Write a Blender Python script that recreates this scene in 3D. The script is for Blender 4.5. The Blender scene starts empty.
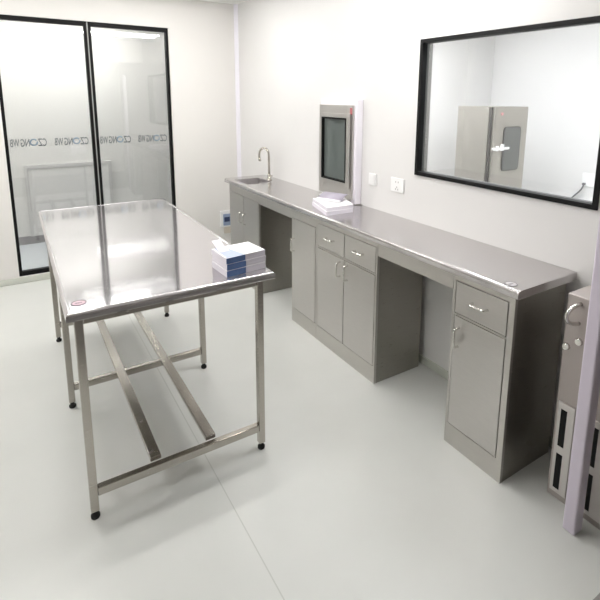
import bpy, bmesh, math, random
from mathutils import Vector, Matrix, Euler
random.seed(7)
scn = bpy.context.scene
COL = scn.collection

# ------------------------------------------------------------------ mesh helpers
class MB:
    """collects shapes and links them as one mesh object"""
    def __init__(s): s.bm = bmesh.new(); s.smooth = False
    def box(s, x0, x1, y0, y1, z0, z1, mi=0):
        v = [s.bm.verts.new((x, y, z)) for x in (x0, x1) for y in (y0, y1) for z in (z0, z1)]
        for f in ((0,1,3,2),(4,6,7,5),(0,4,5,1),(2,3,7,6),(0,2,6,4),(1,5,7,3)):
            s.bm.faces.new([v[i] for i in f]).material_index = mi
        return s
    def prism(s, pts, z0, z1, mi=0):
        a = [s.bm.verts.new((p[0], p[1], z0)) for p in pts]; b = [s.bm.verts.new((p[0], p[1], z1)) for p in pts]
        n = len(pts)
        fs = [s.bm.faces.new(a[::-1]), s.bm.faces.new(b)]
        for i in range(n): fs.append(s.bm.faces.new((a[i], a[(i+1) % n], b[(i+1) % n], b[i])))
        for f in fs: f.material_index = mi
        return s
    def loft(s, rings, cap=True, mi=0, closed=True):
        R = [[s.bm.verts.new(p) for p in r] for r in rings]
        n = len(R[0])
        for a, b in zip(R, R[1:]):
            for i in range(n if closed else n-1):
                f = s.bm.faces.new((a[i], a[(i+1) % n], b[(i+1) % n], b[i])); f.smooth = True; f.material_index = mi
        if cap:
            s.bm.faces.new(R[0][::-1]).material_index = mi; s.bm.faces.new(R[-1]).material_index = mi
        return s
    def lathe(s, prof, c=(0,0,0), axis='z', n=24):
        rings = []
        for r, h in prof:
            ring = []
            for i in range(n):
                a = 2*math.pi*i/n; u, w = r*math.cos(a), r*math.sin(a)
                p = {'z': (u, w, h), 'x': (h, u, w), 'y': (w, h, u)}[axis]
                ring.append((c[0]+p[0], c[1]+p[1], c[2]+p[2]))
            rings.append(ring)
        return s.loft(rings)
    def tube(s, pts, r, n=12):
        pts = [Vector(p) for p in pts]; rings = []; up = None
        for i, p in enumerate(pts):
            t = (pts[min(i+1, len(pts)-1)] - pts[max(i-1, 0)]).normalized()
            if up is None:
                up = Vector((0,0,1)) if abs(t.z) < .9 else Vector((1,0,0))
            a = t.cross(up).normalized(); b = a.cross(t).normalized(); up = b
            rr = r[i] if isinstance(r, (list, tuple)) else r
            rings.append([p + rr*(math.cos(2*math.pi*k/n)*a + math.sin(2*math.pi*k/n)*b) for k in range(n)])
        return s.loft(rings)
    def build(s, name, mat, parent=None, bevel=0, seg=2):
        bmesh.ops.recalc_face_normals(s.bm, faces=s.bm.faces)
        me = bpy.data.meshes.new(name); s.bm.to_mesh(me); s.bm.free()
        for m in (mat if isinstance(mat, (list, tuple)) else [mat]): me.materials.append(m)
        o = bpy.data.objects.new(name, me); COL.objects.link(o)
        if parent:
            o.parent = parent; o.matrix_parent_inverse = Matrix.Translation(parent.location).inverted() if parent.type == 'EMPTY' else Matrix()
        if bevel:
            md = o.modifiers.new('bevel', 'BEVEL'); md.width = bevel; md.segments = seg; md.limit_method = 'ANGLE'; md.harden_normals = False
        return o

def thing(name, label, cat, loc, group=None):
    o = bpy.data.objects.new(name, None); COL.objects.link(o); o.location = loc; o.empty_display_size = .1
    return tag(o, label, cat, group)
def tag(o, label, cat, group=None):
    o['label'] = label; o['category'] = cat
    if group: o['group'] = group
    return o
def struct(o, label=None):
    o['kind'] = 'structure'
    if label: o['label'] = label
    return o
def bezier(p, n=16):
    out = []
    for i in range(n+1):
        t = i/n; q = [Vector(a) for a in p]
        while len(q) > 1: q = [a.lerp(b, t) for a, b in zip(q, q[1:])]
        out.append(q[0])
    return out

# ------------------------------------------------------------------ materials
def srgb(r, g, b):
    f = lambda c: c/12.92 if c <= .04045 else ((c+.055)/1.055)**2.4
    return (f(r/255), f(g/255), f(b/255), 1)
def nodes(name):
    m = bpy.data.materials.new(name); m.use_nodes = True; nt = m.node_tree
    return m, nt, nt.nodes['Principled BSDF']
def plain(name, rgb, rough=.5, metal=0, spec=.5, noise=0, scale=8, bump=0):
    m, nt, b = nodes(name); c = srgb(*rgb)
    b.inputs['Base Color'].default_value = c; b.inputs['Roughness'].default_value = rough
    b.inputs['Metallic'].default_value = metal; b.inputs['Specular IOR Level'].default_value = spec
    if noise or bump:
        tc = nt.nodes.new('ShaderNodeTexCoord'); nz = nt.nodes.new('ShaderNodeTexNoise')
        nz.inputs['Scale'].default_value = scale; nz.inputs['Detail'].default_value = 4
        nt.links.new(tc.outputs['Object'], nz.inputs['Vector'])
        if noise:
            mx = nt.nodes.new('ShaderNodeMix'); mx.data_type = 'RGBA'
            mx.inputs['A'].default_value = tuple(x*(1-noise) for x in c[:3])+(1,); mx.inputs['B'].default_value = tuple(min(1, x*(1+noise)) for x in c[:3])+(1,)
            nt.links.new(nz.outputs['Fac'], mx.inputs['Factor']); nt.links.new(mx.outputs['Result'], b.inputs['Base Color'])
        if bump:
            bp = nt.nodes.new('ShaderNodeBump'); bp.inputs['Strength'].default_value = bump; bp.inputs['Distance'].default_value = .01
            nt.links.new(nz.outputs['Fac'], bp.inputs['Height']); nt.links.new(bp.outputs['Normal'], b.inputs['Normal'])
    return m
def steel(name, rgb, rough, stretch=(40, 2, 2), var=.08, bump=.03, metal=1):
    """brushed stainless steel: streaky roughness along one direction"""
    m, nt, b = nodes(name); c = srgb(*rgb)
    b.inputs['Metallic'].default_value = metal
    tc = nt.nodes.new('ShaderNodeTexCoord'); mp = nt.nodes.new('ShaderNodeMapping'); mp.inputs['Scale'].default_value = stretch
    nz = nt.nodes.new('ShaderNodeTexNoise'); nz.inputs['Scale'].default_value = 6; nz.inputs['Detail'].default_value = 5
    nt.links.new(tc.outputs['Object'], mp.inputs['Vector']); nt.links.new(mp.outputs['Vector'], nz.inputs['Vector'])
    mr = nt.nodes.new('ShaderNodeMapRange'); mr.inputs['To Min'].default_value = max(.03, rough-var); mr.inputs['To Max'].default_value = rough+var
    nt.links.new(nz.outputs['Fac'], mr.inputs['Value']); nt.links.new(mr.outputs['Result'], b.inputs['Roughness'])
    mx = nt.nodes.new('ShaderNodeMix'); mx.data_type = 'RGBA'
    mx.inputs['A'].default_value = tuple(x*.93 for x in c[:3])+(1,); mx.inputs['B'].default_value = tuple(min(1, x*1.06) for x in c[:3])+(1,)
    nt.links.new(nz.outputs['Fac'], mx.inputs['Factor']); nt.links.new(mx.outputs['Result'], b.inputs['Base Color'])
    if bump:
        n2 = nt.nodes.new('ShaderNodeTexNoise'); n2.inputs['Scale'].default_value = 1.3; n2.inputs['Detail'].default_value = 1
        nt.links.new(tc.outputs['Object'], n2.inputs['Vector'])
        bp = nt.nodes.new('ShaderNodeBump'); bp.inputs['Strength'].default_value = bump; bp.inputs['Distance'].default_value = .05
        nt.links.new(n2.outputs['Fac'], bp.inputs['Height']); nt.links.new(bp.outputs['Normal'], b.inputs['Normal'])
    return m
def glass(name, tint, refl, rmax=.8):
    """thin architectural pane: tinted see-through with a mirror reflection on top"""
    m = bpy.data.materials.new(name); m.use_nodes = True; nt = m.node_tree; nt.nodes.clear()
    o = nt.nodes.new('ShaderNodeOutputMaterial'); t = nt.nodes.new('ShaderNodeBsdfTransparent'); g = nt.nodes.new('ShaderNodeBsdfGlossy')
    t.inputs['Color'].default_value = srgb(*tint); g.inputs['Roughness'].default_value = .02; g.inputs['Color'].default_value = (1,1,1,1)
    fr = nt.nodes.new('ShaderNodeLayerWeight'); fr.inputs['Blend'].default_value = .35
    mr = nt.nodes.new('ShaderNodeMapRange'); mr.inputs['To Min'].default_value = refl; mr.inputs['To Max'].default_value = rmax
    mx = nt.nodes.new('ShaderNodeMixShader')
    nt.links.new(fr.outputs['Fresnel'], mr.inputs['Value']); nt.links.new(mr.outputs['Result'], mx.inputs[0])
    nt.links.new(t.outputs[0], mx.inputs[1]); nt.links.new(g.outputs[0], mx.inputs[2]); nt.links.new(mx.outputs[0], o.inputs[0])
    return m
def emit(name, rgb, s):
    m = bpy.data.materials.new(name); m.use_nodes = True; nt = m.node_tree; nt.nodes.clear()
    o = nt.nodes.new('ShaderNodeOutputMaterial'); e = nt.nodes.new('ShaderNodeEmission')
    e.inputs['Color'].default_value = srgb(*rgb); e.inputs['Strength'].default_value = s
    nt.links.new(e.outputs[0], o.inputs[0]); return m

def floor_mat():
    m, nt, b = nodes('vinyl floor'); b.inputs['Roughness'].default_value = .28; b.inputs['Specular IOR Level'].default_value = .45
    tc = nt.nodes.new('ShaderNodeTexCoord')
    nz = nt.nodes.new('ShaderNodeTexNoise'); nz.inputs['Scale'].default_value = 2.2; nz.inputs['Detail'].default_value = 5
    nt.links.new(tc.outputs['Object'], nz.inputs['Vector'])
    mx = nt.nodes.new('ShaderNodeMix'); mx.data_type = 'RGBA'
    mx.inputs['A'].default_value = srgb(208, 210, 206); mx.inputs['B'].default_value = srgb(222, 223, 220)
    nt.links.new(nz.outputs['Fac'], mx.inputs['Factor'])
    # welded seams of the sheet vinyl, every 1.8 m
    sx = nt.nodes.new('ShaderNodeSeparateXYZ'); nt.links.new(tc.outputs['Object'], sx.inputs[0])
    ad = nt.nodes.new('ShaderNodeMath'); ad.operation = 'ADD'; ad.inputs[1].default_value = 10.8+1.52
    md = nt.nodes.new('ShaderNodeMath'); md.operation = 'MODULO'; md.inputs[1].default_value = 1.8
    lt = nt.nodes.new('ShaderNodeMath'); lt.operation = 'LESS_THAN'; lt.inputs[1].default_value = .005
    nt.links.new(sx.outputs['X'], ad.inputs[0]); nt.links.new(ad.outputs[0], md.inputs[0]); nt.links.new(md.outputs[0], lt.inputs[0])
    m2 = nt.nodes.new('ShaderNodeMix'); m2.data_type = 'RGBA'; m2.inputs['B'].default_value = srgb(196, 198, 193)
    nt.links.new(lt.outputs[0], m2.inputs['Factor']); nt.links.new(mx.outputs['Result'], m2.inputs['A'])
    nt.links.new(m2.outputs['Result'], b.inputs['Base Color'])
    return m

M = dict(
    floor=floor_mat(),
    wall=plain('cream wall panel', (224, 222, 219), .45, spec=.3, noise=.02, scale=3),
    wallw=plain('white wall panel', (224, 223, 222), .45, spec=.3, noise=.02, scale=3),
    ceil=plain('white ceiling', (240, 240, 238), .6, spec=.2),
    cove=plain('aluminium cove strip', (232, 230, 238), .35),
    base=plain('grey green skirting', (200, 203, 194), .4),
    base2=plain('grey corridor skirting', (150, 146, 148), .45),
    cfloor=plain('blue grey corridor floor', (190, 194, 198), .35, noise=.03),
    dark=plain('rear wall panel', (172, 168, 162), .6),
    vfloor=plain('grey vestibule floor', (150, 148, 144), .5, noise=.05),
    board=plain('shade board', (96, 92, 84), .7, noise=.1, scale=12), side=steel('side panel steel', (160, 157, 150), .3, (3, 3, 40), .07, .02),
    black=plain('black frame', (10, 10, 11), .55, spec=.2),
    blackin=plain('dark grey frame lip', (74, 76, 74), .35),
    rubber=plain('black rubber', (10, 10, 10), .6),
    seam=plain('sealant', (150, 150, 148), .5),
    top=steel('polished table steel', (203, 200, 202), .075, (3, 30, 3), .03, .012, metal=.82),
    bench=steel('bench top steel', (206, 203, 203), .2, (30, 2, 2), .05, .015),
    edge=steel('edge steel', (215, 211, 205), .24, (20, 3, 3), .05, 0),
    door=steel('brushed door steel', (202, 199, 196), .34, (3, 3, 40), .07, .05),
    cab=steel('cabinet steel', (199, 196, 192), .36, (3, 3, 40), .07, .02),
    tube=steel('steel tube', (184, 179, 172), .25, (3, 3, 20), .06, 0),
    chrome=plain('polished handle', (226, 224, 220), .14, 1),
    brass=plain('faucet metal', (196, 192, 184), .16, 1),
    bowl=steel('sink steel', (206, 203, 204), .45, (20, 3, 3), .06, 0),
    pass_=steel('pass box steel', (202, 199, 196), .34, (3, 3, 30), .05, .02),
    white=plain('white plastic', (240, 240, 240), .35),
    sill=plain('white enamel surround', (238, 235, 242), .4),
    paper=plain('white paper', (240, 238, 242), .7),
    pages=plain('page edges', (226, 222, 230), .8),
    blue=plain('blue print', (88, 115, 166), .5, noise=.3, scale=26),
    paleblue=plain('pale blue print', (168, 178, 206), .5, noise=.06, scale=30),
    lilac=plain('lilac grey print', (168, 162, 176), .5, noise=.1, scale=20),
    dglass=plain('dark tinted pass box glass', (92, 99, 97), .1),
    pane=glass('partition glass', (236, 238, 238), .035),
    pane2=glass('viewing window glass', (248, 249, 249), .02, .3),
    ink=plain('grey lettering', (128, 134, 140), .5),
    inkblue=plain('pale blue lettering', (166, 190, 214), .5),
    badge=plain('pink badge', (232, 205, 214), .3), badgew=plain('silver badge', (196, 192, 194), .3),
    ring=plain('dark badge ring', (70, 52, 64), .4), ringg=plain('grey badge ring', (110, 105, 105), .4),
    red=plain('faded red sticker', (190, 112, 116), .5),
    pinkd=plain('pink indicator', (216, 160, 160), .4),
    bluec=plain('blue grey socket cover', (150, 165, 192), .3), navy=plain('navy socket face', (44, 58, 92), .4),
    beige=plain('beige conduit', (214, 205, 192), .5),
    locker=plain('grey painted steel', (176, 168, 164), .4, metal=.35), ventf=plain('pale grey grille', (212, 208, 204), .45),
    void=plain('dark slot', (8, 8, 8), .9),
    jamb=plain('lilac white door post', (214, 206, 220), .4),
    ster=steel('oven steel', (178, 174, 166), .38, (3, 3, 30), .05, .02),
    sterw=plain('oven window glass', (96, 98, 96), .12), gask=plain('dark door gasket', (70, 68, 66), .5),
    cord=plain('grey cord', (110, 110, 112), .5),
    cdoor=plain('corridor door leaf', (222, 220, 218), .45), cdframe=plain('corridor door frame', (206, 204, 202), .4),
    lampbody=plain('lamp housing', (238, 238, 238), .5),
    lamp=emit('led tube', (255, 253, 250), 46),
    lamp2=emit('corridor led', (255, 252, 249), 18),
    lamp3=emit('side room fill led', (251, 252, 255), 25),
)

# ------------------------------------------------------------------ dimensions (metres; right wall x=0, glass wall y=0)
CEIL = 2.72; GX0, GX1, GX2 = -2.24, -1.4934, -.7473; GT = 2.42; GZ = .06
WY0, WY1, WZ, WT = -2.853, -4.014, 1.259, 2.1
PY0, PY1, PZ0, PZ1 = -1.80, -2.258, .985, 1.69          # pass box
XL, YR = -3.7, -6.7
LM = dict(SX=2.8, SY=-1.2)

# ------------------------------------------------------------------ the setting
struct(MB().box(XL-.1, .08, -4.45, .1, -.1, 0).build('floor', M['floor']), 'pale grey-white sheet vinyl floor')
struct(MB().box(XL-.1, .08, YR-.1, .1, CEIL, CEIL+.1).build('ceiling', M['ceil']))
w = MB()
w.box(XL, GX0, 0, .1, 0, CEIL).box(GX2, .08, 0, .1, 0, CEIL).box(GX0, GX2, 0, .1, 0, GZ).box(GX0, GX2, 0, .1, GT, CEIL)
struct(w.build('wall_back', M['wall']), 'cream panel wall around the glass partition')
w = MB()
w.box(0, .08, PY0, 0, 0, CEIL).box(0, .08, PY1, PY0, 0, PZ0).box(0, .08, PY1, PY0, PZ1, CEIL)
w.box(0, .08, WY0, PY1, 0, CEIL).box(0, .08, WY1, WY0, 0, WZ).box(0, .08, WY1, WY0, WT, CEIL).box(0, .08, YR, WY1, 0, CEIL)
struct(w.build('wall_right', M['wallw']), 'white panel wall above the steel bench')
struct(MB().box(XL-.1, XL, YR, .1, 0, CEIL).build('wall_left', M['wall']))
struct(MB().box(XL, .0, -4.45, -4.36, 2.34, CEIL).box(XL, -3.25, -4.45, -4.36, 0, 2.34).build('wall_rear', M['wall']), 'header and pier of the wide doorway behind the camera')
struct(MB().box(XL-.1, .08, -6.8, -4.45, -.1, 0).build('floor_vestibule', M['vfloor']))
struct(MB().box(XL, .0, -6.8, -6.7, 0, CEIL).build('wall_vestibule', M['dark']))
b = MB().box(XL, .0, -.012, 0, 0, .06)
struct(b.build('baseboard_back', M['base'], bevel=.006), 'low grey-green skirting under the glass partition')
struct(MB().box(-.012, 0, YR, -.012, 0, .06).build('baseboard_right', M['base'], bevel=.006))
# corner cove strip
struct(MB().prism([(0, 0), (-.035, 0), (-.03, -.012), (-.012, -.03), (0, -.035)], .06, CEIL).build('trim_1', M['cove']), 'white cove strip in the corner of the room')
# corridor beyond the glass
struct(MB().box(XL-.6, .9, .1, 1.4, -.1, 0).build('floor_corridor', M['cfloor']))
struct(MB().box(XL-.6, .9, .1, 1.4, CEIL, CEIL+.1).build('ceiling_corridor', M['ceil']))
struct(MB().box(XL-.6, .9, 1.37, 1.47, 0, CEIL).build('wall_corridor', M['wall']))
struct(MB().box(XL-.7, XL-.6, .1, 1.47, 0, CEIL).box(.9, 1.0, .1, 1.47, 0, CEIL).build('wall_corridor_end', M['wall']))
struct(MB().box(XL-.6, .9, 1.355, 1.37, 0, .095).build('baseboard_corridor', M['base2']), 'dark grey skirting across the corridor')
# corridor door outline seen through the glass
d = struct(MB().box(-2.06, -1.2, 1.345, 1.37, .095, .90).build('door_1', M['cdoor']), 'pale half-height panel on the far corridor wall')
fr = MB().box(-2.10, -2.06, 1.335, 1.37, .095, .94).box(-2.06, -1.16, 1.335, 1.37, .90, .94).box(-1.2, -1.16, 1.335, 1.37, .095, .90)
fr.build('door_frame', M['cdframe'], d)
# side room beyond the viewing window
SX, SY = 2.8, -1.2
struct(MB().box(.08, SX+.1, YR-.1, SY+.1, -.1, 0).build('floor_side_room', M['floor']))
struct(MB().box(.08, SX+.1, YR-.1, SY+.1, CEIL, CEIL+.1).build('ceiling_side_room', M['ceil']))
struct(MB().box(.08, SX, SY, SY+.1, 0, CEIL).build('wall_side_room_back', M['wallw']))
struct(MB().box(SX, SX+.1, YR, SY+.1, 0, CEIL).build('wall_side_room', M['wallw']))
struct(MB().box(.08, SX+.1, YR-.1, YR, 0, CEIL).build('wall_side_room_rear', M['wallw']))

# glass partition: two tall panels in black frames
def text_mesh(body, size, width, x_right, z, y, mat, name, parent):
    cu = bpy.data.curves.new('t', 'FONT'); cu.body = body; cu.size = size; cu.extrude = .0006; cu.offset = .0014
    to = bpy.data.objects.new('t', cu); COL.objects.link(to)
    bpy.context.view_layer.update()
    me = bpy.data.meshes.new_from_object(to.evaluated_get(bpy.context.evaluated_depsgraph_get()))
    bpy.data.objects.remove(to)
    xs = [v.co.x for v in me.vertices]; x0 = min(xs); k = width/(max(xs)-min(xs)); w_ = width
    me.transform(Matrix(((-1,0,0,x_right),(0,0,1,y),(0,1,0,z),(0,0,0,1))) @ Matrix.Diagonal((k,1,1,1)) @ Matrix.Translation((-x0,0,0)))
    me.materials.clear(); me.materials.append(mat)
    o = bpy.data.objects.new(name, me); COL.objects.link(o); o.parent = parent
    return o, w_
def lettering(xr, z, pane):
    """lettering faces the corridor, so it reads mirrored from this room"""
    x = xr; y = .052
    o, w1 = text_mesh('CZ', .098, .070, x, z, y, M['ink'], 'lettering', pane); x -= w1+.003
    rg = MB(); c = Vector((x-.031, y, z+.035)); n = 24; rings = []
    for i in range(n+1):
        a = .6+ (2*math.pi-.35)*i/n; dr = Vector((math.cos(a), 0, math.sin(a)))
        rings.append([c+dr*.034+Vector((0,-.0006,0)), c+dr*.034+Vector((0,.0006,0)), c+dr*.021+Vector((0,.0006,0)), c+dr*.021+Vector((0,-.0006,0))])
    rg.loft(rings).build('ring_letter', M['inkblue'], pane)['label'] = 'pale blue ring letter'
    x -= .065
    o, w2 = text_mesh('NG', .098, .070, x, z, y, M['ink'], 'lettering', pane); x -= w2+.010
    text_mesh('WB', .098, .072, x, z, y, M['ink'], 'lettering', pane)
for k, (a, b_) in enumerate(((GX0, GX1), (GX1, GX2))):
    t = .026; a2, b2 = a+(.005 if k else 0), b_-(0 if k else .005)
    f = MB().box(a2, a2+t, .02, .075, GZ, GT).box(b2-t, b2, .02, .075, GZ, GT).box(a2+t, b2-t, .02, .075, GZ, GZ+.042).box(a2+t, b2-t, .02, .075, GT-.04, GT)
    f = struct(f.build('window_%d' % (k+1), M['black'], bevel=.002), ['left tall glass panel in a black frame with mirrored lettering', 'right tall glass panel in a black frame with mirrored lettering'][k])
    p = MB().box(a2+t, b2-t, .044, .050, GZ+.042, GT-.04).build('pane', M['pane'], f)
    for xr in ((-1.91, -1.555) if k == 0 else (-1.161, -.801)): lettering(xr, 1.277, p)
struct(MB().box(GX1-.0049, GX1+.0049, .022, .07, GZ, GT).build('trim_2', M['seam']), 'grey sealant joint between the two glass panels')

# viewing window in the right wall
t = .024
f = MB().box(-.012, .03, WY0-t, WY0, WZ, WT).box(-.012, .03, WY1, WY1+t, WZ, WT).box(-.012, .03, WY1+t, WY0-t, WZ, WZ+t).box(-.012, .03, WY1+t, WY0-t, WT-t, WT)
f = struct(f.build('window_3', M['black'], bevel=.002), 'wide black-framed viewing window into the next room')
l = MB().box(.03, .08, WY0-.02, WY0, WZ, WT).box(.03, .08, WY1, WY1+.02, WZ, WT).box(.03, .08, WY1+.02, WY0-.02, WZ, WZ+.02).box(.03, .08, WY1+.02, WY0-.02, WT-.02, WT)
l.build('window_reveal', M['blackin'], f)
MB().box(.012, .018, WY1+t, WY0-t, WZ+t, WT-t).build('pane', M['pane2'], f)

# door post in the foreground right
struct(MB().box(-.405, -.345, -4.275, -4.222, 0, 2.1).build('trim_3', M['jamb'], bevel=.008, seg=3), 'lilac-white vertical door post in the right foreground')

# ------------------------------------------------------------------ steel bench
D = .4441; XF = -.429; YB0, YB1 = -.6459, -3.9556; HB = .95
bench = thing('worktop', 'long brushed steel worktop with a sink at its far end along the white wall', 'worktop', (-D/2, (YB0+YB1)/2, .915))
SK = (-.395, -.130, -1.09, -.78)      # sink hole x0,x1,y0,y1
def bull(y0, y1, xin):                   # strip of top with rounded front nose
    pass
tm = MB(); x0, x1, y0, y1 = SK
zt, zb = HB, .912
def nose(ya, yb):
    prof = [(xf, z) for xf, z in ((x0, zt), (-D+.014, zt), (-D+.006, zt-.003), (-D+.0015, zt-.009), (-D, zt-.017), (-D, zb+.003), (-D+.002, zb), (x0, zb))]
    tm.loft([[(x, ya, z) for x, z in prof], [(x, yb, z) for x, z in prof]])
nose(YB1, YB0)
for f_ in tm.bm.faces: f_.smooth = False
tm.box(x0, -.002, YB1, y0, zb, zt).box(x0, -.002, y1, YB0, zb, zt).box(x1, -.002, y0, y1, zb, zt)
tp = tm.build('work_surface', M['bench'], bench)
for (a, b_) in ((-1.402, -1.981), (-3.016, -3.594)):
    MB().box(XF, XF+.02, b_+.001, a-.001, .831, zb-.0005).build('apron', M['cab'], bench)
# sink basin
bx = MB(); tb = .004; zd = .83
bx.box(x0, x1, y0, y1, zd-.004, zd).box(x0, x0+tb, y0, y1, zd, zt-.001).box(x1-tb, x1, y0, y1, zd, zt-.001).box(x0+tb, x1-tb, y0, y0+tb, zd, zt-.001).box(x0+tb, x1-tb, y1-tb, y1, zd, zt-.001)
bs = bx.build('sink_basin', M['bowl'], bench)
MB().lathe([(.001, 0), (.028, 0), (.028, .004), (.018, .002), (.001, .002)], ((x0+x1)/2, (y0+y1)/2, zd), n=20).build('drain', M['chrome'], bs)
def badge(cx, cy, z, face, ring, parent, lab):
    bd = MB().lathe([(.0005, 0), (.024, 0), (.024, .0008), (.0005, .0008)], (cx, cy, z), n=28).build('badge', face, parent); bd['label'] = lab
    r = MB(); rings = []
    for rr, h in ((.024, 0), (.0275, 0), (.0275, .0014), (.024, .0014)): rings.append([(cx+rr*math.cos(2*math.pi*i/32), cy+rr*math.sin(2*math.pi*i/32), z+h) for i in range(32)])
    rings.append(rings[0]); r.loft(rings, cap=False).build('badge_ring', ring, bd)
    # short bars of print across the badge
    q = MB()
    for i in range(3): q.box(cx-.012+.009*i, cx-.007+.009*i, cy-.006, cy+.006, z+.0008, z+.0014)
    q.build('badge_print', ring, bd)
badge(-.398, -3.885, HB, M['badgew'], M['ringg'], bench, 'small round silver badge on the corner')

# handles
def pull_h(y, z, parent, xf, w_=.085):   # horizontal bow pull
    pts = bezier([(xf+.003, y+w_/2, z), (xf-.03, y+w_/2, z), (xf-.03, y+w_/2-.012, z)], 6)+bezier([(xf-.03, y-w_/2+.012, z), (xf-.03, y-w_/2, z), (xf+.003, y-w_/2, z)], 6)
    m = MB().tube(pts, .006, 10); m.build('handle', M['chrome'], parent)['label'] = 'polished horizontal bar handle'
def pull_v(y, z, parent, xf, w_=.10):
    pts = bezier([(xf+.003, y, z+w_/2), (xf-.03, y, z+w_/2), (xf-.03, y, z+w_/2-.012)], 6)+bezier([(xf-.03, y, z-w_/2+.012), (xf-.03, y, z-w_/2), (xf+.003, y, z-w_/2)], 6)
    m = MB().tube(pts, .006, 10); m.build('handle', M['chrome'], parent)['label'] = 'polished upright bar handle'

ZC = zb-.001
def cabinet(label, ya, yb, doors, drawers, st=.014, dz1=.842, st_r=None):
    """ya is the far side, yb the near side; doors = [(far, near, handle_y, handle_z)], drawers = [(far, near)]"""
    c = thing('base_cabinet', label, 'cabinet', (XF/2-.03, (ya+yb)/2, 0), 'steel base cabinets under the worktop')
    pt = .016
    MB().box(-.05-pt, -.05, yb+pt, ya-pt, 0, ZC).box(XF+.018, -.05-pt, yb+pt, ya-pt, .08, .10).build('carcass', M['cab'], c)
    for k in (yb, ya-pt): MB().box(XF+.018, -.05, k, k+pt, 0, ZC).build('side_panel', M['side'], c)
    zr0, zr1 = .704, .722
    ff = MB().box(XF, XF+.018, yb, ya, 0, .112)                        # plinth rail
    ff.box(XF, XF+.018, yb, yb+(st_r or st), .112, ZC).box(XF, XF+.018, ya-st, ya, .112, ZC)
    ztop = .882 if drawers else dz1
    ff.box(XF, XF+.018, yb+(st_r or st), ya-st, ztop, ZC)
    yin0, yin1 = yb+(st_r or st), ya-st
    if drawers: ff.box(XF, XF+.018, yin0, yin1, .706, .716)
    ff.build('face_frame', M['cab'], c)
    g = .0035
    for a, b_, hy, hz in doors:
        zt_ = .706-g if drawers else dz1-g
        d_ = MB().box(XF-.002, XF+.014, b_+g, a-g, .112+g, zt_).build('door', M['door'], c, bevel=.0015)
        pull_v(hy, hz, d_, XF-.002)
    for a, b_ in drawers:
        d_ = MB().box(XF-.002, XF+.014, b_+g, a-g, .716+g, .882-g).build('drawer', M['door'], c, bevel=.0015)
        pull_h((a+b_)/2, .802, d_, XF-.002)
    return c
s = .014
cabinet('steel base cabinet with two doors below the sink, farthest along the bench', -.735, -1.400, [(-.735-s, -1.0675, -1.025, .63), (-1.0675, -1.40+s, -1.11, .63)], [])
cabinet('narrow steel base cabinet with one tall door and no drawer, beside the knee space', -1.983, -2.342, [(-1.983-s, -2.342+s, -2.025, .635)], [])
cabinet('wide steel base cabinet with two drawers above two doors in mid bench', -2.344, -3.014, [(-2.344-s, -2.679, -2.637, .63), (-2.679, -3.014+s, -2.72, .63)], [(-2.344-s, -2.679), (-2.679, -3.014+s)])
cabinet('single-drawer steel base cabinet with one door at the near end of the bench', -3.596, -3.936, [(-3.596-s, -3.936+.03, -3.645, .60)], [(-3.596-s, -3.936+.03)], st_r=.03)

# faucet
fx, fy = -.105, -.955
fa = thing('faucet', 'tall gooseneck steel faucet behind the sink', 'faucet', (fx, fy, HB))
MB().lathe([(.028, 0), (.028, .006), (.018, .012), (.017, .05), (.012, .06)], (fx, fy, HB), n=20).build('base', M['brass'], fa)
pts = [(fx, fy, HB+.05), (fx, fy, HB+.22)]
R_ = .052
dxs, dys = -.62, .78
for i in range(1, 17):
    a = math.pi*i/16*1.06
    q = R_*(1-math.cos(a)); pts.append((fx+dxs*q, fy+dys*q, HB+.235+.07*math.sin(a)*1.05))
e = pts[-1]; pts.append((e[0]-dxs*.004, e[1]-dys*.004, e[2]-.03))
MB().tube(pts, [.0115]*2+[.0105]*17, 14).build('spout', M['brass'], fa)
MB().lathe([(.013, -.012), (.014, 0), (.012, .016)], (pts[-1][0], pts[-1][1], pts[-1][2]), n=16).build('nozzle', M['brass'], fa)
MB().tube([(fx, fy, HB+.035), (fx+.004, fy-.03, HB+.04), (fx+.006, fy-.055, HB+.05)], [.008, .007, .006], 10).build('lever', M['brass'], fa)

# pass box with dark glass door
pb = thing('pass_box', 'steel pass-through hatch with a dark glass door on the white wall above the bench', 'pass box', (0, (PY0+PY1)/2, PZ0))
XP = -.07
s_ = MB().box(-.058, 0, PY0-.02, PY0+.0, PZ0, PZ1).box(-.058, 0, PY1-.028, PY1+.03, PZ0-.031, PZ1+.045).box(-.058, 0, PY1+.03, PY0, PZ1-.03, PZ1+.045)
s_.build('surround', M['sill'], pb, bevel=.006)['label'] = 'white surround between frame and wall'
fr = MB(); gy0, gy1, gz0, gz1 = -1.866, -2.176, 1.117, 1.582
fr.box(XP, -.03, gy0+.012, PY0, PZ0, PZ1).box(XP, -.03, PY1, gy1-.012, PZ0, PZ1).box(XP, -.03, gy1-.012, gy0+.012, PZ0, gz0-.012).box(XP, -.03, gy1-.012, gy0+.012, gz1+.012, PZ1)
fr.build('frame', M['pass_'], pb, bevel=.002)
dr = MB(); a0, a1, b0, b1 = PY0-.022, PY1+.022, gz0-.05, gz1+.045
dr.box(XP-.012, XP-.0005, gy0+.012, a0, b0, b1).box(XP-.012, XP-.0005, a1, gy1-.012, b0, b1).box(XP-.012, XP-.0005, gy1-.012, gy0+.012, b0, gz0-.012).box(XP-.012, XP-.0005, gy1-.012, gy0+.012, gz1+.012, b1)
dr = dr.build('door', M['pass_'], pb, bevel=.002)
gk = MB().box(XP-.014, -.03, gy0, gy0+.012, gz0-.012, gz1+.012).box(XP-.014, -.03, gy1-.012, gy1, gz0-.012, gz1+.012).box(XP-.014, -.03, gy1, gy0, gz0-.012, gz0).box(XP-.014, -.03, gy1, gy0, gz1, gz1+.012)
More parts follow.
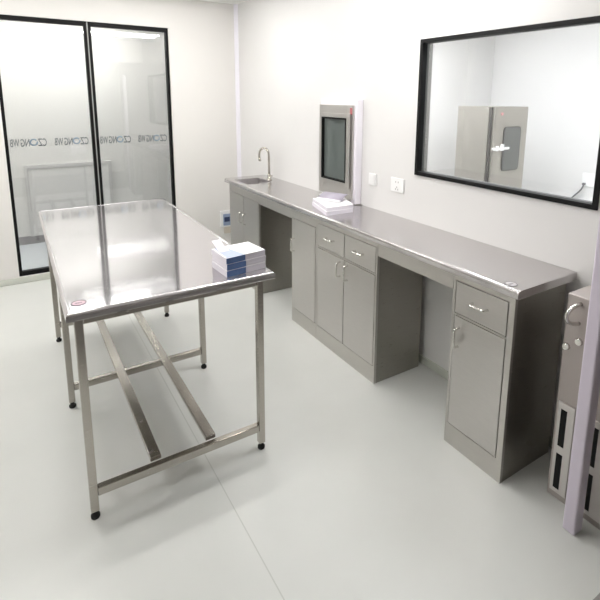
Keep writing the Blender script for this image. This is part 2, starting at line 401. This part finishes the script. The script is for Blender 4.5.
gk.build('gasket', M['black'], dr)
MB().box(-.062, -.056, gy1, gy0, gz0, gz1).build('pane', M['dglass'], dr)
MB().box(XP-.0012, XP-.0002, PY1+.012, PY1+.04, PZ1-.07, PZ1-.02).build('sticker', M['red'], pb)['label'] = 'small red sticker'
ch = MB().box(-.03, .42, PY0-.03, PY0-.012, PZ0+.03, PZ1-.03).box(-.03, .42, PY1+.012, PY1+.03, PZ0+.03, PZ1-.03).box(-.03, .42, PY1+.03, PY0-.03, PZ0+.012, PZ0+.03).box(-.03, .42, PY1+.03, PY0-.03, PZ1-.03, PZ1-.012).box(.42, .43, PY1+.012, PY0-.012, PZ0+.012, PZ1-.012)
ch.build('chamber', M['pass_'], pb)
# steel foot below the hatch down to the worktop
MB().prism([(-.088, PY0-.02), (-.088, PY1+.015), (-.0005, PY1-.05), (-.0005, PY0+.0)], HB+.005, PZ0-.0325).build('ledge', M['pass_'], pb)

# switches and sockets on the right wall
def rocker(y, z, w_, h_, label, n, cat='switch'):
    t_ = thing('light_switch' if cat == 'switch' else 'power_socket', label, cat, (0, y, z))
    MB().box(-.010, 0, y-w_/2, y+w_/2, z-h_/2, z+h_/2).build('faceplate', M['white'], t_, bevel=.003)
    for i in range(n):
        yy = y+(i-(n-1)/2)*w_*.8/n
        if cat == 'switch': MB().box(-.0125, -.0101, yy-w_*.36/n, yy+w_*.36/n, z-h_*.36, z+h_*.36).build('rocker', M['white'], t_, bevel=.0015)
        else:
            for (dy, dz) in ((-.012, .02), (.012, .02), (0, -.015), (-.012, -.03), (.012, -.03)):
                q = MB().box(-.0106, -.0101, yy+dy-.002, yy+dy+.002, z+dz-.006, z+dz+.006)
                q.build('socket_hole', M['ringg'], t_)
rocker(-2.423, 1.165, .085, .085, 'small white light switch on the wall beside the pass hatch', 1)
rocker(-2.69, 1.165, .13, .095, 'wider white wall socket left of the black viewing window', 1, 'socket')

# socket on the back wall by the sink cabinet
so = thing('power_socket', 'white socket with blue-grey flip cover low on the back wall', 'socket', (-.19, 0, .36))
MB().box(-.262, -.118, -.03, 0, .27, .46).build('housing', M['white'], so, bevel=.006)
cv = MB().box(-.235, -.125, -.045, -.0301, .29, .425).build('flip_cover', M['bluec'], so, bevel=.006)
MB().box(-.225, -.16, -.0475, -.0452, .335, .39).build('socket_face', M['navy'], cv, bevel=.004)
MB().box(-.215, -.13, -.02, 0, .19, .2695).build('conduit_box', M['beige'], so, bevel=.004)

# ------------------------------------------------------------------ steel work table
TX0, TX1 = -2.0735, -1.2126; TY0, TY1 = -3.228, -1.322; TH = .9506
LX = (-2.0272, -1.2589); LY = (-3.1454, -2.2855, -1.405)
tb_ = thing('work_table', 'long polished steel work table on six legs in the middle of the room', 'table', ((TX0+TX1)/2, (TY0+TY1)/2, 0))
pl = MB(); h0 = TH-.030; lip = .003; iw = .022
n_ = pl
n_.box(TX0+iw, TX1-iw, TY0+iw, TY1-iw, TH-.006, TH)
def lipstrip(p0, p1, inward):
    """raised rounded rim running from p0 to p1 with mitred ends; inward = unit vector towards the middle"""
    p0, p1, i_ = Vector(p0), Vector(p1), Vector(inward); ax = (p1-p0).normalized()
    prof = [(.003, h0), (0, h0+.004)]+[(.015-.015*math.cos(math.radians(a)), TH+lip-.015+.015*math.sin(math.radians(a))) for a in range(0, 91, 15)]+[(iw, TH), (iw, TH-.006), (.008, TH-.006), (.008, h0)]
    pl.loft([[p0+i_*q+ax*q+Vector((0,0,z)) for q, z in prof], [p1+i_*q-ax*q+Vector((0,0,z)) for q, z in prof]])
lipstrip((TX0, TY0, 0), (TX1, TY0, 0), (0, 1, 0)); lipstrip((TX0, TY1, 0), (TX1, TY1, 0), (0, -1, 0))
lipstrip((TX0, TY0, 0), (TX0, TY1, 0), (1, 0, 0)); lipstrip((TX1, TY0, 0), (TX1, TY1, 0), (-1, 0, 0))
top = pl.build('tabletop', M['top'], tb_)
for p_ in top.data.polygons: p_.use_smooth = abs(p_.normal.z) < .999
ed_ = top.modifiers.new('split', 'EDGE_SPLIT'); ed_.split_angle = math.radians(35)
ub = MB()  # unseen board, added to darken the floor and bars below the table
for xa, xb in ((TX0+.08, LX[1]-.05),):
    for a, b_ in ((LY[0]+.02, LY[1]-.02), (LY[1]+.02, LY[2]-.02)): ub.box(LX[0]+.02, LX[1]-.02, a, b_, TH-.024, TH-.0065)
ub = ub.build('shade_board', M['board'], tb_); ub['label'] = 'dark shade board added unseen under the steel top to darken the floor'
badge(-2.018, -3.128, TH, M['badge'], M['ring'], top, 'small round pink badge on the near corner')
lw = .016
for x in LX:
    for y in LY:
        lg = MB().box(x-lw, x+lw, y-lw, y+lw, .035, TH-.0065).build('leg', M['tube'], tb_, bevel=.003)
        ft = MB().lathe([(.016, 0), (.018, .004), (.018, .014), (.012, .02), (.009, .0345)], (x, y, 0), n=18).build('foot', M['rubber'], lg); ft['label'] = 'round black rubber foot'
for y in LY:
    MB().box(LX[0]+lw+.0005, LX[1]-lw-.0005, y-.015, y+.015, TH-.078, TH-.0345).build('top_rail', M['tube'], tb_, bevel=.003)
for x in LX:
    for a, b_ in ((LY[0], LY[1]), (LY[1], LY[2])):
        MB().box(x-.017, x+.017, a+lw+.0005, b_-lw-.0005, TH-.078, TH-.0345).build('side_rail', M['tube'], tb_, bevel=.003)
for y in LY:
    MB().box(LX[0]+lw+.0005, LX[1]-lw-.0005, y-.015, y+.015, .104, .142).build('cross_rail', M['tube'], tb_, bevel=.003)
for x in (-1.767, -1.513):
    MB().box(x-.024, x+.024, LY[0]+.0175, LY[2]-.0175, .1425, .164).build('shelf_bar', M['tube'], tb_, bevel=.003)

# ------------------------------------------------------------------ paper stacks
def lerp2(q, u, v):
    a, b_, c, d_ = [Vector((p[0], p[1])) for p in q]
    return a*(1-u)*(1-v)+b_*u*(1-v)+c*u*v+d_*(1-u)*v
def bundle(q, z0, z1, label, blue=True, group=None, cover='paper'):
    """q: near-left, near-right, far-right, far-left corners"""
    c = lerp2(q, .5, .5)
    t_ = thing('brochure_bundle', label, 'brochures', (c.x, c.y, z0), group)
    m = MB(); n = max(3, int((z1-z0)/.005)); h = (z1-z0-.0015)/n
    for i in range(n):
        j = .0016*(random.random()-.5); k = .0016*(random.random()-.5)
        m.prism([(p[0]+j, p[1]+k) for p in q], z0+i*h+.0002, z0+(i+1)*h)
    m.build('pages', M['pages'], t_)
    MB().prism([tuple(p) for p in q], z1-.0015, z1).build('cover', M[cover], t_)
    if blue:
        a, b_ = Vector((q[0][0], q[0][1])), Vector((q[1][0], q[1][1])); ax = (b_-a).normalized(); nn = Vector((ax.y, -ax.x))
        u0, u1 = blue
        P0, P1 = a+(b_-a)*u0+nn*.0012, a+(b_-a)*u1+nn*.0012
        bb = MB().prism([P0+nn*.0014, P1+nn*.0014, P1, P0], z0+.001, z1-.001).build('printed_spine', M['blue'], t_); bb['label'] = 'blue printed spine'
    return t_
A, B_, C_, D_ = (-1.428, -3.176), (-1.224, -3.150), (-1.240, -2.992), (-1.436, -3.012)
def shift(q, dx, dy): return [(p[0]+dx, p[1]+dy) for p in q]
Q = [A, B_, C_, D_]
z = TH+.0005
for i, (h, dx, dy, lab) in enumerate(((.030, 0, 0, 'lowest bundle of white brochures with blue spine on the work table corner'), (.029, .003, .004, 'middle bundle of white brochures with blue spine in the table stack'), (.028, .001, .006, 'topmost bundle of white brochures with a pale blue stripe in the table stack'))):
    t_ = bundle(shift(Q, dx, dy), z, z+h, lab, (.0, .47), 'brochures stacked on the table')
    if i == 2:
        q = shift(Q, dx, dy); zz = z+h
        MB().prism([lerp2(q, .02, .02), lerp2(q, .46, .02), lerp2(q, .30, .99), lerp2(q, .08, .99)], zz+.0001, zz+.0008).build('cover_stripe', M['paleblue'], t_)
    z += h+.0003
ZT = z
# curled leaflet on top of the stack
lf = MB(); rings = []
o0 = Vector((-1.418, -3.085, ZT+.0015)); ex = Vector((.045, .006, 0)); ey = Vector((-.012, .085, 0))
for i in range(9):
    s1 = i/8; p = o0+ey*s1+Vector((0, 0, .034*s1*s1)); t1 = Vector((0, 0, .0012))
    rings.append([p, p+ex, p+ex+t1, p+t1])
lf.loft(rings)
tag(lf.build('leaflet', M['paper']), 'small curled white leaflet lying on top of the brochure stack', 'leaflet')

# brochures on the worktop by the pass box
q1 = [(-.422, -2.452), (-.205, -2.460), (-.120, -2.235), (-.335, -2.125)]
z = HB+.0005
bundle(q1, z, z+.028, 'lower bundle of white brochures on the worktop below the pass hatch', None, 'brochures on the worktop'); z += .0283
bundle(shift([q1[0], q1[1], q1[2], q1[3]], .008, .006), z, z+.026, 'upper bundle of white brochures on the worktop below the pass hatch', None, 'brochures on the worktop'); z += .0263
# open grey-lilac brochure on top, back page lifted
ob = thing('open_brochure', 'open lilac-grey brochure lying over the white brochures below the pass hatch', 'brochure', (-.23, -2.28, z))
o0 = Vector((-.315, -2.165, z+.003)); ax_ = Vector((.085, -.180, 0)); ay_ = Vector((.10, .045, 0))
t1 = Vector((0, 0, .003)); rings = []
for i in range(9):
    s1 = i/8; p = o0-ay_*.38*s1+ax_*.10*s1+Vector((0, 0, .012*math.sin(s1*math.pi)))
    rings.append([p, p+ax_, p+ax_+t1, p+t1])
MB().loft(rings).build('front_page', M['paper'], ob)
rings = []
for i in range(9):
    s1 = i/8; p = o0+ay_*(.03+s1*.95)+Vector((0, 0, .034*math.sin(s1*math.pi*.55)))
    rings.append([p, p+ax_, p+ax_+t1, p+t1])
MB().loft(rings).build('back_page', M['lilac'], ob)['label'] = 'lilac-grey printed page'

# ------------------------------------------------------------------ vented steel locker, right foreground
vx0, vx1, vy0, vy1, vh = -.285, -.03, -4.95, -4.078, .955
vc = thing('vented_locker', 'low grey steel locker with vent grilles and a lever handle beside the bench', 'locker', ((vx0+vx1)/2, (vy0+vy1)/2, 0))
MB().box(vx0, vx1, vy0, vy1, .0, vh).build('body', M['locker'], vc, bevel=.004)
def vent(ya, yb, z0, z1, slots):
    v = MB().box(vx0-.008, vx0-.0005, yb, ya, z0, z1).build('vent_grille', M['ventf'], vc, bevel=.002)
    for a, b_ in slots:
        for (c0, c1) in ((.055, .225), (.262, z1-.03)):
            MB().box(vx0-.0088, vx0-.0075, b_, a, c0, c1).build('slot', M['void'], v)['label'] = 'black upright vent slot'
vent(-4.092, -4.165, .034, .468, ((-4.107, -4.134),))
vent(-4.198, -4.40, .034, .468, ((-4.222, -4.266), (-4.325, -4.365)))
# D-shaped pull handle and lock cylinders
hd = MB(); hy = -4.135
hd.tube(bezier([(vx0, hy, .926), (vx0-.075, hy+.01, .926), (vx0-.088, hy+.03, .884), (vx0-.075, hy+.01, .842), (vx0, hy, .842)], 18), .0085, 12)
hd.build('handle', M['chrome'], vc)['label'] = 'curved chrome handle'
for (yy, zz) in ((-4.095, .722), (-4.145, .765)):
    MB().lathe([(.013, -.012), (.013, -.004), (.016, 0)], (vx0, yy, zz), 'x', 16).build('lock', M['chrome'], vc)['label'] = 'round chrome lock'

# ------------------------------------------------------------------ side room: steel oven, socket
ox0, ox1, oy0, oy1, oh = 1.5, 2.015, -2.237, -1.845, 1.675
ov = thing('drying_oven', 'tall steel oven cabinet with a small dark door window in the next room', 'oven', ((ox0+ox1)/2, (oy0+oy1)/2, 0))
MB().box(ox0, ox1, oy0+.03, oy1, 0, oh).build('body', M['ster'], ov, bevel=.004)
MB().box(ox0+.012, ox1-.01, oy0+.012, oy0+.0295, .03, oh-.01).build('gasket', M['gask'], ov)
dv = MB().box(ox0+.03, ox1, oy0-.02, oy0+.0115, .03, oh).build('door', M['ster'], ov, bevel=.006)
def rr(x0, x1, z0, z1, r, n=6):
    out = []
    for cx, cz, a0 in ((x1-r, z1-r, 0), (x0+r, z1-r, 90), (x0+r, z0+r, 180), (x1-r, z0+r, 270)):
        for i in range(n+1):
            a = math.radians(a0+90*i/n); out.append((cx+r*math.cos(a), cz+r*math.sin(a)))
    return out
def plate(x0, x1, z0, z1, r, ya, yb): return MB().loft([[(x, ya, z_) for x, z_ in rr(x0, x1, z0, z1, r)], [(x, yb, z_) for x, z_ in rr(x0, x1, z0, z1, r)]])
fw = plate(1.662, 1.918, 1.075, 1.492, .04, oy0-.026, oy0-.0205).build('window_frame', M['gask'], dv)
plate(1.674, 1.906, 1.087, 1.480, .032, oy0-.029, oy0-.0262).build('window_glass', M['sterw'], dv)
hl = MB().box(1.50, 1.73, oy0-.05, oy0-.032, 1.282, 1.304).box(1.56, 1.60, oy0-.032, oy0-.0205, 1.27, 1.318); hl.box(1.595, 1.635, oy0-.062, oy0-.0501, 1.275, 1.335)
hl.build('latch', M['white'], dv, bevel=.003)['label'] = 'pale latch handle across the door edge'
MB().lathe([(.014, -.03), (.014, -.0205)], (1.62, oy0, 1.61), 'y', 16).build('indicator', M['pinkd'], dv)
s2 = thing('power_socket', 'white wall socket with a hanging grey cord in the next room', 'socket', (SX, -2.49, .93))
MB().box(SX-.02, SX, -2.565, -2.425, .865, 1.0).build('faceplate', M['white'], s2, bevel=.004)
MB().box(SX-.045, SX-.0201, -2.47, -2.44, .875, .90).build('plug', M['cord'], s2, bevel=.004)
MB().tube(bezier([(SX-.035, -2.455, .874), (SX-.05, -2.445, .80), (SX-.05, -2.37, .76), (SX-.04, -2.33, .70), (SX-.03, -2.28, .62)], 14), .008, 8).build('cord', M['cord'], s2)

# ------------------------------------------------------------------ lamps
def lampf(x, y, w_, mat, label, tubes=2, d=.34, along='x'):
    L = thing('ceiling_light', label, 'light', (x, y, CEIL), 'ceiling lights')
    bx_ = lambda m, u0, u1, v0, v1, z0, z1: m.box(x+u0, x+u1, y+v0, y+v1, z0, z1) if along == 'x' else m.box(x+v0, x+v1, y+u0, y+u1, z0, z1)
    bx_(MB(), -w_/2-.03, w_/2+.03, -d/2-.04, d/2+.04, CEIL-.035, CEIL).build('housing', M['lampbody'], L, bevel=.004)
    for i in range(tubes):
        v = (i-(tubes-1)/2)*d*(.9 if tubes > 1 else 0); hw = .028 if tubes > 1 else d/2
        bx_(MB(), -w_/2, w_/2, v-hw, v+hw, CEIL-.05, CEIL-.0352).build('diffuser', mat, L)
lampf(-.62, -3.02, 1.1, M['lamp'], 'twin ceiling light nearest the viewing window')
lampf(-2.35, -3.02, 1.1, M['lamp'], 'twin ceiling light on the left side of the room')
lampf(-1.05, -1.15, 1.1, M['lamp'], 'twin ceiling light close to the glass partition')
lampf(-2.75, -1.15, 1.1, M['lamp'], 'twin ceiling light by the left end of the glass partition')
lampf(-1.5, .72, 1.2, M['lamp2'], 'ceiling light in the corridor', 1, .5)
lampf(-3.3, .72, 1.2, M['lamp2'], 'ceiling light in the corridor, left end', 1, .5)
lampf(.75, -3.7, 1.2, M['lamp3'], 'unseen ceiling light added to brighten the next room, near', 1, .6)  # unseen lamps added to brighten the side room
lampf(.8, -2.2, 1.2, M['lamp3'], 'unseen ceiling light added in the next room to light the oven', 1, .5)  # unseen as well, placed to light the left face of the oven

wd = bpy.data.worlds.new('world'); scn.world = wd; wd.use_nodes = True
wd.node_tree.nodes['Background'].inputs[0].default_value = (.8, .82, .85, 1); wd.node_tree.nodes['Background'].inputs[1].default_value = .05

# ------------------------------------------------------------------ camera
cx, cy, cz, yaw, pitch, roll, foc, px, py = -2.1759, -5.1038, 1.7453, .5703, -.1855, .0092, 479.91, 320.12, 187.30
f_ = Vector((math.sin(yaw)*math.cos(pitch), math.cos(yaw)*math.cos(pitch), math.sin(pitch)))
r_ = Vector((math.cos(yaw), -math.sin(yaw), 0)); u_ = r_.cross(f_)
r2 = math.cos(roll)*r_+math.sin(roll)*u_; u2 = math.cos(roll)*u_-math.sin(roll)*r_
cam = bpy.data.cameras.new('camera'); co = bpy.data.objects.new('camera', cam); COL.objects.link(co)
mt = Matrix((r2, u2, -f_)).transposed().to_4x4(); mt.translation = (cx, cy, cz); co.matrix_world = mt
cam.sensor_fit = 'HORIZONTAL'; cam.sensor_width = 36; cam.lens = foc/600*36
cam.shift_x = (300-px)/600; cam.shift_y = (py-300)/600
cam.clip_start = .02
scn.camera = co
vs = scn.view_settings
scn.display_settings.display_device = 'sRGB'; vs.view_transform = 'Standard'; vs.look = 'None'; vs.gamma = 1; vs.use_curve_mapping = False
vs.exposure = .07
